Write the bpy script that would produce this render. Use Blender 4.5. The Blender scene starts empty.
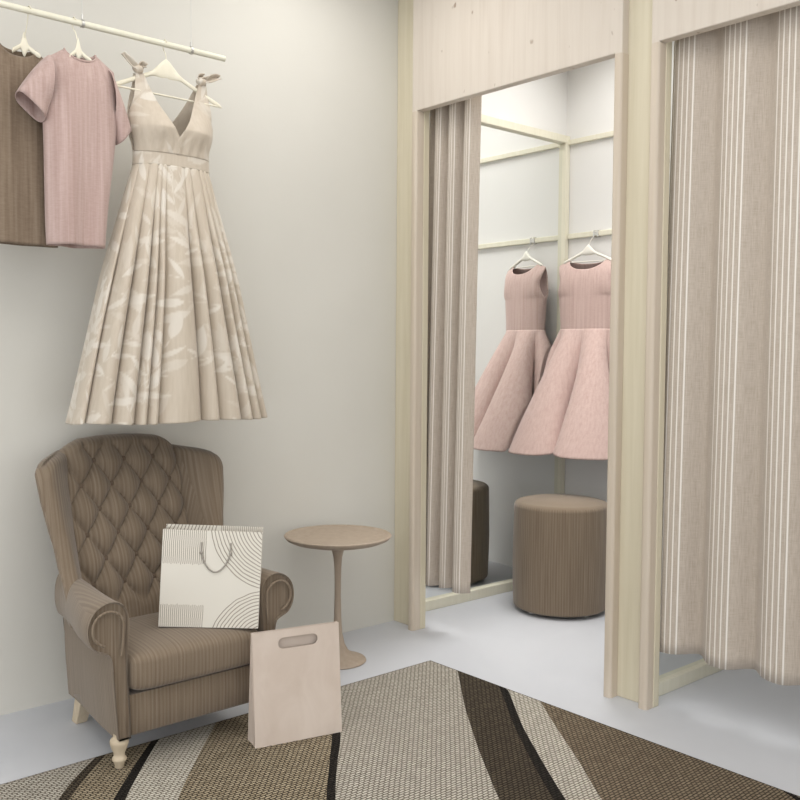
import bpy, bmesh, math, random
import numpy as np
from mathutils import Vector, Matrix

PI = math.pi
S = bpy.context.scene
COL = S.collection
rnd = random.Random(7)

# ------------------------------------------------------------------ helpers
def lerp(a, b, t): return a + (b - a) * t

def interp(tab, v):
    """piecewise smooth table lookup, tab = [(key, value...), ...] ascending"""
    if v <= tab[0][0]: return tab[0][1] if len(tab[0]) == 2 else tab[0][1:]
    for a, b in zip(tab, tab[1:]):
        if v <= b[0]:
            t = (v - a[0]) / (b[0] - a[0])
            r = [lerp(p, q, t) for p, q in zip(a[1:], b[1:])]
            return r[0] if len(r) == 1 else tuple(r)
    return tab[-1][1] if len(tab[-1]) == 2 else tab[-1][1:]

def sstep(a, b, x):
    t = min(1, max(0, (x - a) / (b - a)))
    return t * t * (3 - 2 * t)

def obj(name, bm, mat, parent=None, smooth=True, sharp=40, bevel=0, seg=2, subsurf=0, solid=0, offset=0):
    me = bpy.data.meshes.new(name)
    bm.normal_update()
    for f in bm.faces: f.smooth = smooth
    if smooth and sharp:
        for e in bm.edges:
            if len(e.link_faces) == 2 and e.calc_face_angle(0) > math.radians(sharp): e.smooth = False
    bm.to_mesh(me); bm.free()
    o = bpy.data.objects.new(name, me); COL.objects.link(o)
    if mat:
        for m in (mat if isinstance(mat, (list, tuple)) else [mat]): me.materials.append(m)
    if parent: o.parent = parent
    if bevel:
        m = o.modifiers.new('Bevel', 'BEVEL'); m.width = bevel; m.segments = seg
        m.limit_method = 'ANGLE'; m.angle_limit = math.radians(40); m.harden_normals = False
    if subsurf:
        m = o.modifiers.new('Subdivision', 'SUBSURF'); m.levels = subsurf; m.render_levels = subsurf
    if solid:
        m = o.modifiers.new('Solidify', 'SOLIDIFY'); m.thickness = solid; m.offset = offset
    return o

def thing(name, label, cat, loc=(0, 0, 0), rz=0, group=None):
    o = bpy.data.objects.new(name, None); COL.objects.link(o)
    o.empty_display_size = .05
    o.location = loc; o.rotation_euler = (0, 0, rz)
    o['label'] = label; o['category'] = cat
    if group: o['group'] = group
    return o

def tag(o, label, cat, group=None):
    o['label'] = label; o['category'] = cat
    if group: o['group'] = group
    return o

def struct(name, bm, mat, **k):
    o = obj(name, bm, mat, **k); o['kind'] = 'structure'; return o

def BM(): return bmesh.new()

def add_box(bm, x0, x1, y0, y1, z0, z1):
    v = [bm.verts.new((x, y, z)) for x in (x0, x1) for y in (y0, y1) for z in (z0, z1)]
    for q in ((0, 1, 3, 2), (4, 6, 7, 5), (0, 4, 5, 1), (2, 3, 7, 6), (0, 2, 6, 4), (1, 5, 7, 3)):
        bm.faces.new([v[i] for i in q])
    return v

def box(*a):
    bm = BM(); add_box(bm, *a); bmesh.ops.recalc_face_normals(bm, faces=bm.faces); return bm

def add_tube(bm, pts, r, n=12, cap=True, flat=1.0):
    """tube along points; r number or list"""
    pts = [Vector(p) for p in pts]
    rs = r if isinstance(r, (list, tuple)) else [r] * len(pts)
    rings = []
    prev = None
    for i, p in enumerate(pts):
        d = (pts[min(i + 1, len(pts) - 1)] - pts[max(i - 1, 0)]).normalized()
        if prev is None:
            a = d.orthogonal().normalized() if abs(d.z) > .95 else d.cross(Vector((0, 0, 1))).normalized()
        else:
            a = (prev - d * prev.dot(d)).normalized()
        prev = a
        b = d.cross(a)
        rings.append([bm.verts.new(p + (a * math.cos(2 * PI * k / n) * flat + b * math.sin(2 * PI * k / n)) * rs[i]) for k in range(n)])
    for A, B in zip(rings, rings[1:]):
        for k in range(n): bm.faces.new((A[k], A[(k + 1) % n], B[(k + 1) % n], B[k]))
    if cap:
        bm.faces.new(rings[0][::-1]); bm.faces.new(rings[-1])

def tube(pts, r, n=12, flat=1.0):
    bm = BM(); add_tube(bm, pts, r, n, True, flat); bmesh.ops.recalc_face_normals(bm, faces=bm.faces); return bm

def lathe(prof, n=48, c=(0, 0)):
    """prof: list of (r, z) from bottom to top, closed at both ends"""
    bm = BM(); rings = []
    for r, z in prof:
        rings.append([bm.verts.new((c[0] + r * math.cos(2 * PI * k / n), c[1] + r * math.sin(2 * PI * k / n), z)) for k in range(n)])
    for A, B in zip(rings, rings[1:]):
        for k in range(n): bm.faces.new((A[k], A[(k + 1) % n], B[(k + 1) % n], B[k]))
    bm.faces.new(rings[0][::-1]); bm.faces.new(rings[-1])
    return bm

def loft(rings, closed=True, cap=True, bm=None):
    bm = bm or BM()
    R = [[bm.verts.new(p) for p in r] for r in rings]
    n = len(R[0])
    for A, B in zip(R, R[1:]):
        for k in range(n if closed else n - 1):
            bm.faces.new((A[k], A[(k + 1) % n], B[(k + 1) % n], B[k]))
    if cap and closed:
        bm.faces.new(R[0][::-1]); bm.faces.new(R[-1])
    bmesh.ops.recalc_face_normals(bm, faces=bm.faces)
    return bm

def smooth_path(pts, n=8):
    """Catmull-Rom through points"""
    P = [Vector(p) for p in pts]; out = []
    for i in range(len(P) - 1):
        a = P[max(i - 1, 0)]; b = P[i]; c = P[i + 1]; d = P[min(i + 2, len(P) - 1)]
        for k in range(n):
            t = k / n
            out.append(.5 * ((2 * b) + (c - a) * t + (2 * a - 5 * b + 4 * c - d) * t * t + (3 * b - a - 3 * c + d) * t ** 3))
    out.append(P[-1]); return out

# ------------------------------------------------------------------ node expressions
class NT:
    def __init__(s, name, rough=.8, spec=.3):
        s.m = bpy.data.materials.new(name); s.m.use_nodes = True
        s.t = s.m.node_tree; s.b = s.t.nodes['Principled BSDF']
        s.b.inputs['Roughness'].default_value = rough
        s.b.inputs['Specular IOR Level'].default_value = spec
    def node(s, typ, **k):
        n = s.t.nodes.new(typ)
        for a, v in k.items(): setattr(n, a, v)
        return n
    def put(s, sock, v):
        if isinstance(v, bpy.types.NodeSocket): s.t.links.new(v, sock)
        elif isinstance(v, (tuple, list)) and len(v) == 3 and sock.type == 'RGBA': sock.default_value = (*v, 1)
        else: sock.default_value = v
    def math(s, op, a, b=None, c=None):
        n = s.node('ShaderNodeMath', operation=op)
        for i, v in enumerate((a, b, c)):
            if v is not None: s.put(n.inputs[i], v)
        return n.outputs[0]
    def coord(s, which='Object'):
        return s.node('ShaderNodeTexCoord').outputs[which]
    def sep(s, v):
        n = s.node('ShaderNodeSeparateXYZ'); s.put(n.inputs[0], v); return n.outputs
    def comb(s, x, y, z):
        n = s.node('ShaderNodeCombineXYZ')
        for i, v in enumerate((x, y, z)): s.put(n.inputs[i], v)
        return n.outputs[0]
    def scale(s, v, sc):
        n = s.node('ShaderNodeMapping'); s.put(n.inputs[0], v); n.inputs['Scale'].default_value = sc; return n.outputs[0]
    def noise(s, v, scale=1, detail=2, rough=.5, dist=0):
        n = s.node('ShaderNodeTexNoise'); s.put(n.inputs['Vector'], v)
        n.inputs['Scale'].default_value = scale; n.inputs['Detail'].default_value = detail
        n.inputs['Roughness'].default_value = rough; n.inputs['Distortion'].default_value = dist
        return n.outputs[0]
    def ramp(s, f, stops, interp='LINEAR'):
        n = s.node('ShaderNodeValToRGB'); s.put(n.inputs[0], f); r = n.color_ramp; r.interpolation = interp
        while len(r.elements) < len(stops): r.elements.new(.5)
        for e, (p, c) in zip(r.elements, stops): e.position = p; e.color = (*c, 1) if len(c) == 3 else c
        return n.outputs[0]
    def mix(s, f, a, b):
        n = s.node('ShaderNodeMix', data_type='RGBA')
        s.put(n.inputs[0], f); s.put(n.inputs[6], a); s.put(n.inputs[7], b); return n.outputs[2]
    def color(s, v): s.put(s.b.inputs['Base Color'], v); return s
    def bump(s, h, strength=.2, dist=.01):
        n = s.node('ShaderNodeBump'); n.inputs['Strength'].default_value = strength; n.inputs['Distance'].default_value = dist
        s.put(n.inputs['Height'], h); s.t.links.new(n.outputs[0], s.b.inputs['Normal']); return s
    def sheen(s, w=.3):
        s.b.inputs['Sheen Weight'].default_value = w; s.b.inputs['Sheen Roughness'].default_value = .5; return s

def m_wall(name, a, b):
    n = NT(name, .85, .2); c = n.coord()
    f = n.noise(c, 1.4, 3, .5)
    n.color(n.ramp(f, [(.3, a), (.7, b)]))
    n.bump(n.noise(c, 60, 3), .05, .004); return n.m

def m_floor():
    n = NT('microcement_floor', .5, .35); c = n.coord()
    f = n.noise(c, 1.1, 4, .55, .6)
    n.color(n.ramp(f, [(.3, (.55, .565, .60)), (.7, (.62, .63, .66))]))
    n.bump(n.noise(c, 40, 2), .03, .003); return n.m

def m_panel():                      # white-washed plywood, vertical grain, small knots
    n = NT('whitewashed_plywood', .7, .25); c = n.coord()
    g = n.noise(n.scale(c, (30, 30, 1.2)), 1, 4, .6, .4)
    base = n.ramp(g, [(.3, (.60, .53, .455)), (.55, (.65, .585, .51)), (.75, (.62, .55, .475))])
    k = n.noise(n.scale(c, (9, 9, 5)), 3, 1, .4)
    kn = n.ramp(k, [(.73, (0, 0, 0)), (.78, (1, 1, 1))])
    n.color(n.mix(kn, base, (.36, .28, .22)))
    n.bump(g, .08, .004); return n.m

def m_timber(name, a, b):
    n = NT(name, .6, .3); c = n.coord()
    g = n.noise(n.scale(c, (40, 40, 1.5)), 1, 4, .55, .3)
    n.color(n.ramp(g, [(.3, a), (.7, b)])); n.bump(g, .05, .003); return n.m

def m_plain(name, col, rough=.6, spec=.3, metal=0):
    n = NT(name, rough, spec); c = n.coord()
    f = n.noise(c, 25, 2)
    n.color(n.ramp(f, [(.3, tuple(v * .94 for v in col)), (.7, col)])); n.b.inputs['Metallic'].default_value = metal
    return n.m

def m_upholstery(radial=False):     # brown striped fabric: stripes run upwards on upright faces, front to back on the seat
    n = NT('striped_brown_upholstery' + ('_round' if radial else ''), .95, .1); c = n.coord()
    x, y, z = n.sep(c)
    if radial:
        s = n.math('MULTIPLY', n.math('ARCTAN2', y, x), .245)
    else:
        nx = n.sep(n.node('ShaderNodeTexCoord').outputs['Normal'])[0]
        s = n.mix(n.math('GREATER_THAN', n.math('ABSOLUTE', nx), .8), x, y)
        s = n.sep(s)[0] if False else s
    v = n.comb(n.math('MULTIPLY', s, 190.), n.math('MULTIPLY', z, 3.), 0.)
    f = n.noise(v, 1, 2, .6)
    w = n.math('SINE', n.math('MULTIPLY', s, 2 * PI / .0135))
    f2 = n.math('ADD', f, n.math('MULTIPLY', w, .10))
    fine = n.noise(n.scale(c, (500, 500, 500)), 1, 1)
    if radial:
        top = n.math('GREATER_THAN', z, .548)
        f2 = n.math('ADD', n.math('MULTIPLY', f2, n.math('SUBTRACT', 1., top)), n.math('MULTIPLY', top, .52))
    f3 = n.math('ADD', f2, n.math('MULTIPLY', n.math('SUBTRACT', fine, .5), .25))
    n.color(n.ramp(f3, [(.22, (.165, .122, .084)), (.5, (.212, .162, .115)), (.78, (.262, .207, .152))]))
    n.bump(f3, .12, .003); n.sheen(.25); return n.m

def m_garment(name, a, b, c3, sc=70):
    n = NT(name, .9, .12); c = n.coord()
    f = n.noise(n.scale(c, (sc, sc * .6, 2.2)), 1, 3, .65)
    f = n.math('ADD', f, n.math('MULTIPLY', n.math('SUBTRACT', n.noise(n.scale(c, (60, 60, 260)), 1, 2), .5), .3))
    n.color(n.ramp(f, [(.3, a), (.5, b), (.7, c3)])); n.bump(f, .1, .003); n.sheen(.2); return n.m

def m_curtain():
    n = NT('striped_linen_curtain', .95, .1); u, v, _ = n.sep(n.coord('UV'))
    m = n.math('MULTIPLY', n.math('FRACT', n.math('DIVIDE', u, .232)), .232)
    ln = n.math('MULTIPLY', n.math('LESS_THAN', n.math('FRACT', n.math('DIVIDE', m, .0235)), .24), n.math('LESS_THAN', m, .112))
    f = n.noise(n.comb(n.math('MULTIPLY', u, 260.), n.math('MULTIPLY', v, 14.), 0.), 1, 3, .7)
    f = n.math('ADD', f, n.math('MULTIPLY', n.math('SUBTRACT', n.noise(n.comb(n.math('MULTIPLY', u, 30.), n.math('MULTIPLY', v, 420.), 0.), 1, 2), .5), .5))
    base = n.ramp(f, [(.3, (.43, .365, .30)), (.7, (.55, .48, .41))])
    n.color(n.mix(ln, base, (.78, .74, .68))); n.bump(f, .1, .002); n.sheen(.2); return n.m

def m_print():                      # beige satin with pale leaf print (the print is a mesh attribute, computed leaf by leaf)
    n = NT('beige_leaf_print_satin', .55, .3); c = n.coord()
    a = n.node('ShaderNodeAttribute', attribute_name='leaf').outputs['Fac']
    f = n.noise(n.scale(c, (90, 90, 8)), 1, 2)
    base = n.ramp(f, [(.3, (.505, .43, .34)), (.7, (.55, .475, .385))])
    n.color(n.mix(n.math('MULTIPLY', a, .60), base, (.74, .70, .63))); n.sheen(.2); return n.m

def m_rug(name, a, b, mort):
    n = NT(name, .95, .1); c = n.coord()
    wob = n.noise(n.scale(c, (14, 14, 14)), 1, 2)
    x, y, z = n.sep(c)
    v = n.comb(n.math('ADD', x, n.math('MULTIPLY', wob, .012)), n.math('ADD', y, n.math('MULTIPLY', wob, .006)), 0.)
    br = n.node('ShaderNodeTexBrick', offset=.5)
    n.put(br.inputs['Vector'], v)
    for k, val in (('Scale', 1), ('Mortar Size', .0030), ('Mortar Smooth', .7), ('Bias', 0), ('Brick Width', .0215), ('Row Height', .0112)):
        br.inputs[k].default_value = val
    n.put(br.inputs['Color1'], a); n.put(br.inputs['Color2'], b); n.put(br.inputs['Mortar'], mort)
    f = n.noise(n.scale(c, (18, 160, 1)), 1, 2)
    mul = n.node('ShaderNodeMix', data_type='RGBA', blend_type='MULTIPLY')
    n.put(mul.inputs[0], .6); n.put(mul.inputs[6], br.outputs[0]); n.put(mul.inputs[7], n.ramp(f, [(.3, (.62, .62, .62)), (.7, (1, 1, 1))]))
    n.color(mul.outputs[2])
    n.bump(n.math('SUBTRACT', 1., br.outputs['Fac']), .7, .004); return n.m

def m_paperbag():
    n = NT('mottled_pale_paper', .8, .2); c = n.coord()
    f = n.noise(n.scale(c, (9, 9, 6)), 1, 4, .6, .5)
    n.color(n.ramp(f, [(.3, (.60, .50, .425)), (.7, (.68, .585, .51))])); return n.m

def m_artbag():                     # off-white paper printed with bars and concentric arcs (UV: u across, v up)
    n = NT('off_white_printed_paper', .6, .3); u, v, _ = n.sep(n.coord('UV'))
    wob = n.noise(n.coord('UV'), 5, 2)
    us = n.math('ADD', u, n.math('MULTIPLY', n.noise(n.comb(n.math('MULTIPLY', u, 3.), n.math('MULTIPLY', v, 9.), 0.), 1, 2), .02))
    bars = n.math('LESS_THAN', n.math('FRACT', n.math('MULTIPLY', us, 50.)), .34)
    edge = n.math('MULTIPLY', n.math('SUBTRACT', n.noise(n.comb(n.math('MULTIPLY', u, 60.), 0., 0.), 1, 1), .5), .06)
    top = n.math('MULTIPLY', n.math('GREATER_THAN', n.math('ADD', v, edge), .65), n.math('LESS_THAN', u, .445))
    bot = n.math('MULTIPLY', n.math('LESS_THAN', n.math('ADD', v, edge), .23), n.math('LESS_THAN', u, .445))
    P = n.math('MULTIPLY', bars, n.math('MAXIMUM', top, bot))
    def arcs(cx, cy, R, R0, dens):
        d = n.math('SQRT', n.math('ADD', n.math('POWER', n.math('ABSOLUTE', n.math('SUBTRACT', u, cx)), 2.), n.math('POWER', n.math('ABSOLUTE', n.math('SUBTRACT', v, cy)), 2.)))
        d = n.math('ADD', d, n.math('MULTIPLY', n.math('SUBTRACT', wob, .5), .03))
        l = n.math('LESS_THAN', n.math('FRACT', n.math('MULTIPLY', d, dens)), .28)
        return n.math('MULTIPLY', l, n.math('MULTIPLY', n.math('LESS_THAN', d, R), n.math('GREATER_THAN', d, R0)))
    P = n.math('MAXIMUM', P, arcs(1.20, 1.12, .74, .14, 29.))
    P = n.math('MAXIMUM', P, arcs(1.10, -.20, .62, .0, 29.))
    n.color(n.mix(P, (.74, .70, .62), (.34, .29, .235))); return n.m

M = dict(
    wall=m_wall('warm_white_plaster', (.635, .615, .56), (.665, .645, .59)),
    booth=m_wall('booth_white_paint', (.76, .75, .73), (.79, .78, .76)),
    ceil=m_plain('white_ceiling_paint', (.82, .81, .79), .9, .1),
    floor=m_floor(), panel=m_panel(),
    timber=m_timber('pale_yellow_timber', (.62, .56, .415), (.69, .63, .49)),
    leg=m_timber('brown_tinged_timber', (.56, .475, .375), (.62, .54, .445)),
    cream=m_timber('cream_painted_wood', (.71, .68, .55), (.76, .73, .61)),
    hanger=m_timber('cream_hanger_wood', (.72, .67, .53), (.78, .73, .60)),
    hanger_white=m_plain('white_hanger_paint', (.80, .77, .70), .5, .3),
    steel=m_plain('brushed_steel', (.62, .61, .58), .35, .5, .9),
    wire=m_plain('grey_steel_wire', (.62, .61, .58), .5, .4),
    uph=m_upholstery(), uph_r=m_upholstery(True),
    tuft=m_plain('brown_button_fabric', (.15, .11, .08), .9, .1),
    legwood=m_timber('pale_turned_wood', (.56, .46, .33), (.64, .54, .40)),
    dark=m_plain('dark_plastic', (.05, .045, .04), .6, .3),
    pink=m_garment('pink_slub_jersey', (.40, .28, .248), (.46, .335, .30), (.515, .385, .35)),
    pinkd=m_garment('dusty_pink_ribbed_cloth', (.49, .35, .315), (.535, .395, .36), (.575, .435, .40), 90),
    brown=m_garment('brown_striped_cloth', (.155, .112, .078), (.205, .152, .107), (.245, .188, .136), 75),
    print=m_print(), curtain=m_curtain(),
    tablewood=m_timber('pale_walnut_table', (.37, .295, .225), (.43, .35, .275)),
    paper=m_paperbag(), art=m_artbag(),
    cord=m_plain('grey_beige_cord', (.36, .33, .29), .8, .2),
    r_grey=m_rug('rug_pale_grey_yarn', (.64, .60, .52), (.54, .50, .43), (.15, .128, .10)),
    r_light=m_rug('rug_cream_yarn', (.70, .66, .57), (.60, .56, .48), (.19, .165, .13)),
    r_tan=m_rug('rug_tan_yarn', (.46, .385, .27), (.34, .275, .185), (.05, .04, .03)),
    r_olive=m_rug('rug_brown_yarn', (.225, .175, .12), (.30, .24, .165), (.05, .04, .03)),
    r_dark=m_rug('rug_dark_brown_yarn', (.085, .068, .05), (.125, .10, .07), (.02, .016, .012)),
    r_black=m_rug('rug_black_yarn', (.025, .021, .018), (.035, .03, .025), (.01, .009, .008)),
)
mm = NT('silvered_mirror', .0, .5)
mm.b.inputs['Metallic'].default_value = 1; mm.color((.90, .92, .91)); mm.b.inputs['Roughness'].default_value = 0.0
M['mirror'] = mm.m

# ------------------------------------------------------------------ camera
F = 928.7; yaw = math.radians(48.77); pit = math.radians(2.77); rol = math.radians(.40)
fw = Vector((math.cos(pit) * math.cos(yaw), math.cos(pit) * math.sin(yaw), -math.sin(pit)))
rt0 = Vector((math.sin(yaw), -math.cos(yaw), 0)); up0 = rt0.cross(fw)
rt = rt0 * math.cos(rol) + up0 * math.sin(rol); up = -rt0 * math.sin(rol) + up0 * math.cos(rol)
cam = bpy.data.cameras.new('camera'); co = bpy.data.objects.new('camera', cam); COL.objects.link(co)
mw = Matrix((rt, up, -fw)).transposed().to_4x4(); mw.translation = Vector((-2.9012, -3.3957, 1.3))
co.matrix_world = mw
cam.sensor_width = 36; cam.lens = F / 800 * 36; cam.clip_start = .05
S.camera = co

# ------------------------------------------------------------------ room shell
H = 3.05; MIR = .042; BX = 1.373
struct('floor', box(-6.5, 1.9, -6.5, .3, -.1, 0), M['floor'])
struct('ceiling', box(-6.5, 1.9, -6.5, .3, H, H + .1), M['ceil'])
struct('wall_left', box(-6.5, .05, 0, .15, 0, H), M['wall'])
struct('wall_booth', box(.05, BX + .1, MIR + .004, .15, 0, H), M['booth'])
struct('wall_back', box(BX, BX + .12, -5.2, MIR + .004, 0, H), M['booth'])
struct('wall_partition', box(.13, BX, -1.392, -1.30, 0, H), M['booth'])
struct('wall_partition_right', box(.13, BX, -2.74, -2.65, 0, H), M['booth'])

# facade: thin plywood fronts (header on two narrow legs) fixed over yellow timber posts
def facade(name, ya, yb, leg=.032, zh=2.422):
    bm = BM()
    out = [(ya, 0), (ya, H), (yb, H), (yb, 0), (yb + leg, 0), (yb + leg, zh), (ya - leg, zh), (ya - leg, 0)]
    f = [bm.verts.new((0, y, z)) for y, z in out]; b = [bm.verts.new((.043, y, z)) for y, z in out]
    bm.faces.new(f); bm.faces.new(b[::-1])
    n = len(out)
    for i in range(n): bm.faces.new((f[i], b[i], b[(i + 1) % n], f[(i + 1) % n]))
    bmesh.ops.recalc_face_normals(bm, faces=bm.faces)
    return struct(name, bm, M['panel'], smooth=False, bevel=.004, seg=2)
facade('trim_1', -.156, -1.312)
facade('trim_2', -1.437, -2.60)
# shaped lipping down the legs (brownish half-round edges)
def lipping(name, y0, y1, r=.012):
    bm = BM()
    n = 7; prof = []
    for k in range(n): a = PI / 2 * k / (n - 1); prof.append((-.004 + r - r * math.sin(a) if False else -.004 + r * (1 - math.sin(a)), y0 - r + r * math.cos(a)))
    for k in range(n): a = PI / 2 * k / (n - 1); prof.append((-.004 + r * (1 - math.cos(a)), y1 + r - r * math.sin(a)))
    prof += [(.044, y1), (.044, y0)]
    return struct(name, loft([[(x, y, z) for x, y in prof] for z in (0, 2.419)]), M['leg'], sharp=50)
lipping('trim_3', -.154, -.190)
lipping('trim_4', -1.278, -1.315)
lipping('trim_5', -1.435, -1.473)
lipping('trim_6', -2.566, -2.602)
# yellow timber posts behind the fronts; seen as the recessed strips between them
struct('trim_7', box(.044, .078, -.192, 0, 0, H), M['timber'], smooth=False, bevel=.003)
struct('trim_8', box(.040, .075, -1.476, -1.284, 0, H), M['timber'], smooth=False, bevel=.003)
struct('trim_9', box(.040, .075, -2.72, -2.574, 0, H), M['timber'], smooth=False, bevel=.003)
struct('wall_right', box(.04, .16, -6.5, -2.72, 0, H), M['wall'])
# cream beam high on the back walls
struct('trim_10', box(BX - .022, BX, -1.30, MIR - .012, 2.505, 2.532), M['cream'], smooth=False, bevel=.002)

# mirrors in the booths
def mirror(label, y, x0, x1, ztop):
    t = thing('framed_mirror', label, 'mirror', ((x0 + x1) / 2, y, 0), 0, 'full-height framed mirrors of the fitting rooms')
    w = (x1 - x0) / 2; d = .027
    obj('glass', box(-w + .03, w - .03, -.001, .003, .03, ztop - .03), M['mirror'], t, smooth=False)
    obj('frame_rail', box(-w, w, -d, .003, 0.0, .052), M['cream'], t, smooth=False, bevel=.003)
    obj('frame_rail', box(-w, w, -d, .003, ztop - .042, ztop), M['cream'], t, smooth=False, bevel=.003)
    obj('frame_stile', box(-w, -w + .04, -d, .003, .052, ztop - .042), M['cream'], t, smooth=False, bevel=.003)
    obj('frame_stile', box(w - .036, w, -d, .003, .052, ztop - .042), M['cream'], t, smooth=False, bevel=.003)
mirror('tall cream-framed mirror beside the pink dress and round stool', MIR, .082, BX - .003, 2.556)
mirror('cream-framed mirror whose bottom rail shows below the wide drawn curtain', -1.397, .082, BX - .003, 2.556)

# garment rail on the back wall
t = thing('wall_rail', 'flat cream hanging rail on the back wall behind the pink dress', 'clothes rail', (BX - .012, -.6, 1.985))
obj('rail', box(-.009, .009, -.70, .6 + MIR - .03, -.015, .015), M['cream'], t, smooth=False, bevel=.004)
for yy in (.413, -.3):
    cb = BM(); add_box(cb, -.014, .010, yy - .022, yy - .012, -.02, .02); add_box(cb, -.014, .010, yy + .006, yy + .016, -.02, .02)
    add_box(cb, -.013, -.008, yy - .012, yy + .006, -.012, .012)
    bmesh.ops.recalc_face_normals(cb, faces=cb.faces)
    obj('clip', cb, M['steel'], t, smooth=False, bevel=.002)

# ------------------------------------------------------------------ curtains
def curtain(label, y0, y1, x, zt, zb, amp, lam, crest, fade=0.0, ampb=None, seed=1, edge=0.0, fl=.6):
    """crest = y of one fold crest (nearest the shop); folds every lam; the woven stripe group sits on each crest"""
    r = random.Random(seed)
    n = int(abs(y1 - y0) / .004) + 1; nz = 50
    amv = [r.uniform(.8, 1.15) for _ in range(60)]; off = [r.uniform(-.25, .25) for _ in range(60)]
    def X(y, v):
        p = (crest - y) / lam + 20; i = int(math.floor(p + .5)); i = max(0, min(58, i)); tt = p + .5 - i
        a = lerp(amv[i], amv[i + 1], sstep(0, 1, tt)); o = lerp(off[i], off[i + 1], sstep(0, 1, tt))
        A = lerp(amp, ampb or amp, v) * a
        c = math.cos(2 * PI * p + .5 * o * v)
        return -A * (c - .22 * math.cos(4 * PI * p)) + .10 * A * math.sin(2 * PI * p * .5 + 3 * v + i) + edge * sstep(y0 - .030, y0, y)
    bm = BM(); uvl = bm.loops.layers.uv.new('UVMap')
    L = y0 - y1; rows = []
    for j in range(nz + 1):
        v = j / nz; z = lerp(zt, zb, v); row = []
        for k in range(n + 1):
            y = y0 - L * k / n
            row.append(bm.verts.new((x + X(y, v), y + fade * v * max(0, 1 - (y0 - y) / fl), z + .004 * math.sin(30 * y) * (v > .97))))
        rows.append(row)
    for j in range(nz):
        for k in range(n):
            f = bm.faces.new((rows[j][k], rows[j][k + 1], rows[j + 1][k + 1], rows[j + 1][k]))
            for l, (kk, jj) in zip(f.loops, ((k, j), (k + 1, j), (k + 1, j + 1), (k, j + 1))):
                y = y0 - L * kk / n
                l[uvl].uv = (.232 * ((crest - y) / lam + 20.24), lerp(zt, zb, jj / nz))
    o = obj('curtain', bm, M['curtain'], None, sharp=0, solid=.003)
    return tag(o, label, 'curtain', 'striped linen fitting-room curtains')
curtain('striped beige curtain drawn aside at the left of the open fitting room', -.156, -.462, .118, 2.60, .205, .030, .098, -.226, .052, .030, 4, .0, 4)
curtain('wide striped beige curtain drawn closed across the right-hand fitting room', -1.462, -2.56, .112, 2.60, .205, .017, .195, -1.713, .028, .030, 9)
for nm, a, b in (('trim_11', -.10, -1.28), ('trim_12', -1.43, -2.60)):     # fixed curtain tracks behind the headers
    struct(nm, tube([(.115, a, 2.612), (.115, b, 2.612)], .011), M['steel'])

# ------------------------------------------------------------------ hangers
def hanger(label, loc, rz, w, drop, top, hook_h, mat, th=.011, depth=.02, group='wooden hangers', bar=True, neck=1.0, hy=0.0):
    """loc = top of the wooden neck; w half width; drop = ends below neck"""
    t = thing('clothes_hanger', label, 'hanger', loc, rz, group)
    bm = BM()
    rings = []
    for k in range(49):
        s = -1 + 2 * k / 48; a = abs(s)
        zc = -.018 - (drop - .018) * a
        hh = lerp(.030 * neck, .0085, sstep(0, .30, a)); hh *= 1 - .75 * sstep(.94, 1, a)
        dd = th * .5 * (1 - .4 * sstep(.94, 1, a))
        y = -depth * (a ** 2)
        rings.append([(s * w, y + dd * math.cos(q), zc + hh * math.sin(q)) for q in [2 * PI * i / 12 for i in range(12)]])
    obj('shoulder', loft(rings), mat, t, sharp=60)
    if bar:
        obj('bar', tube([(-w * .93, -depth * .86, -drop + .002), (w * .93, -depth * .86, -drop + .002)], .0035, 8), mat, t)
    obj('hook', tube(smooth_path([(0, 0, -.005), (0, hy * .5, hook_h * .45), (0, hy + .013, hook_h - .014), (0, hy + .0125, hook_h + .008), (0, hy, hook_h + .0155), (0, hy - .013, hook_h + .004)], 6), .0017, 8), mat, t)
    return t

# ------------------------------------------------------------------ suspended clothes rail
RY, RZ = -.30, 2.403
t = thing('clothes_rail', 'slim cream rod hung on thin wires above the armchair', 'clothes rail', (-1.6, RY, RZ))
obj('rod', tube([(-.75, 0, 0), (.527, 0, 0)], .0105, 20), M['cream'], t, sharp=50)
for xx in (-.018, .388):
    rg = BM()
    add_tube(rg, [(xx - .005, 0, 0), (xx + .005, 0, 0)], .0135, 20)
    add_tube(rg, [(xx, 0, .014), (xx, 0, .03)], .004, 10)
    bmesh.ops.recalc_face_normals(rg, faces=rg.faces)
    rr = obj('collar', rg, M['steel'], t, sharp=50)
    obj('wire', tube([(xx, 0, .028), (xx, 0, H - RZ)], .0012, 6), M['wire'], rr)

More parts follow.
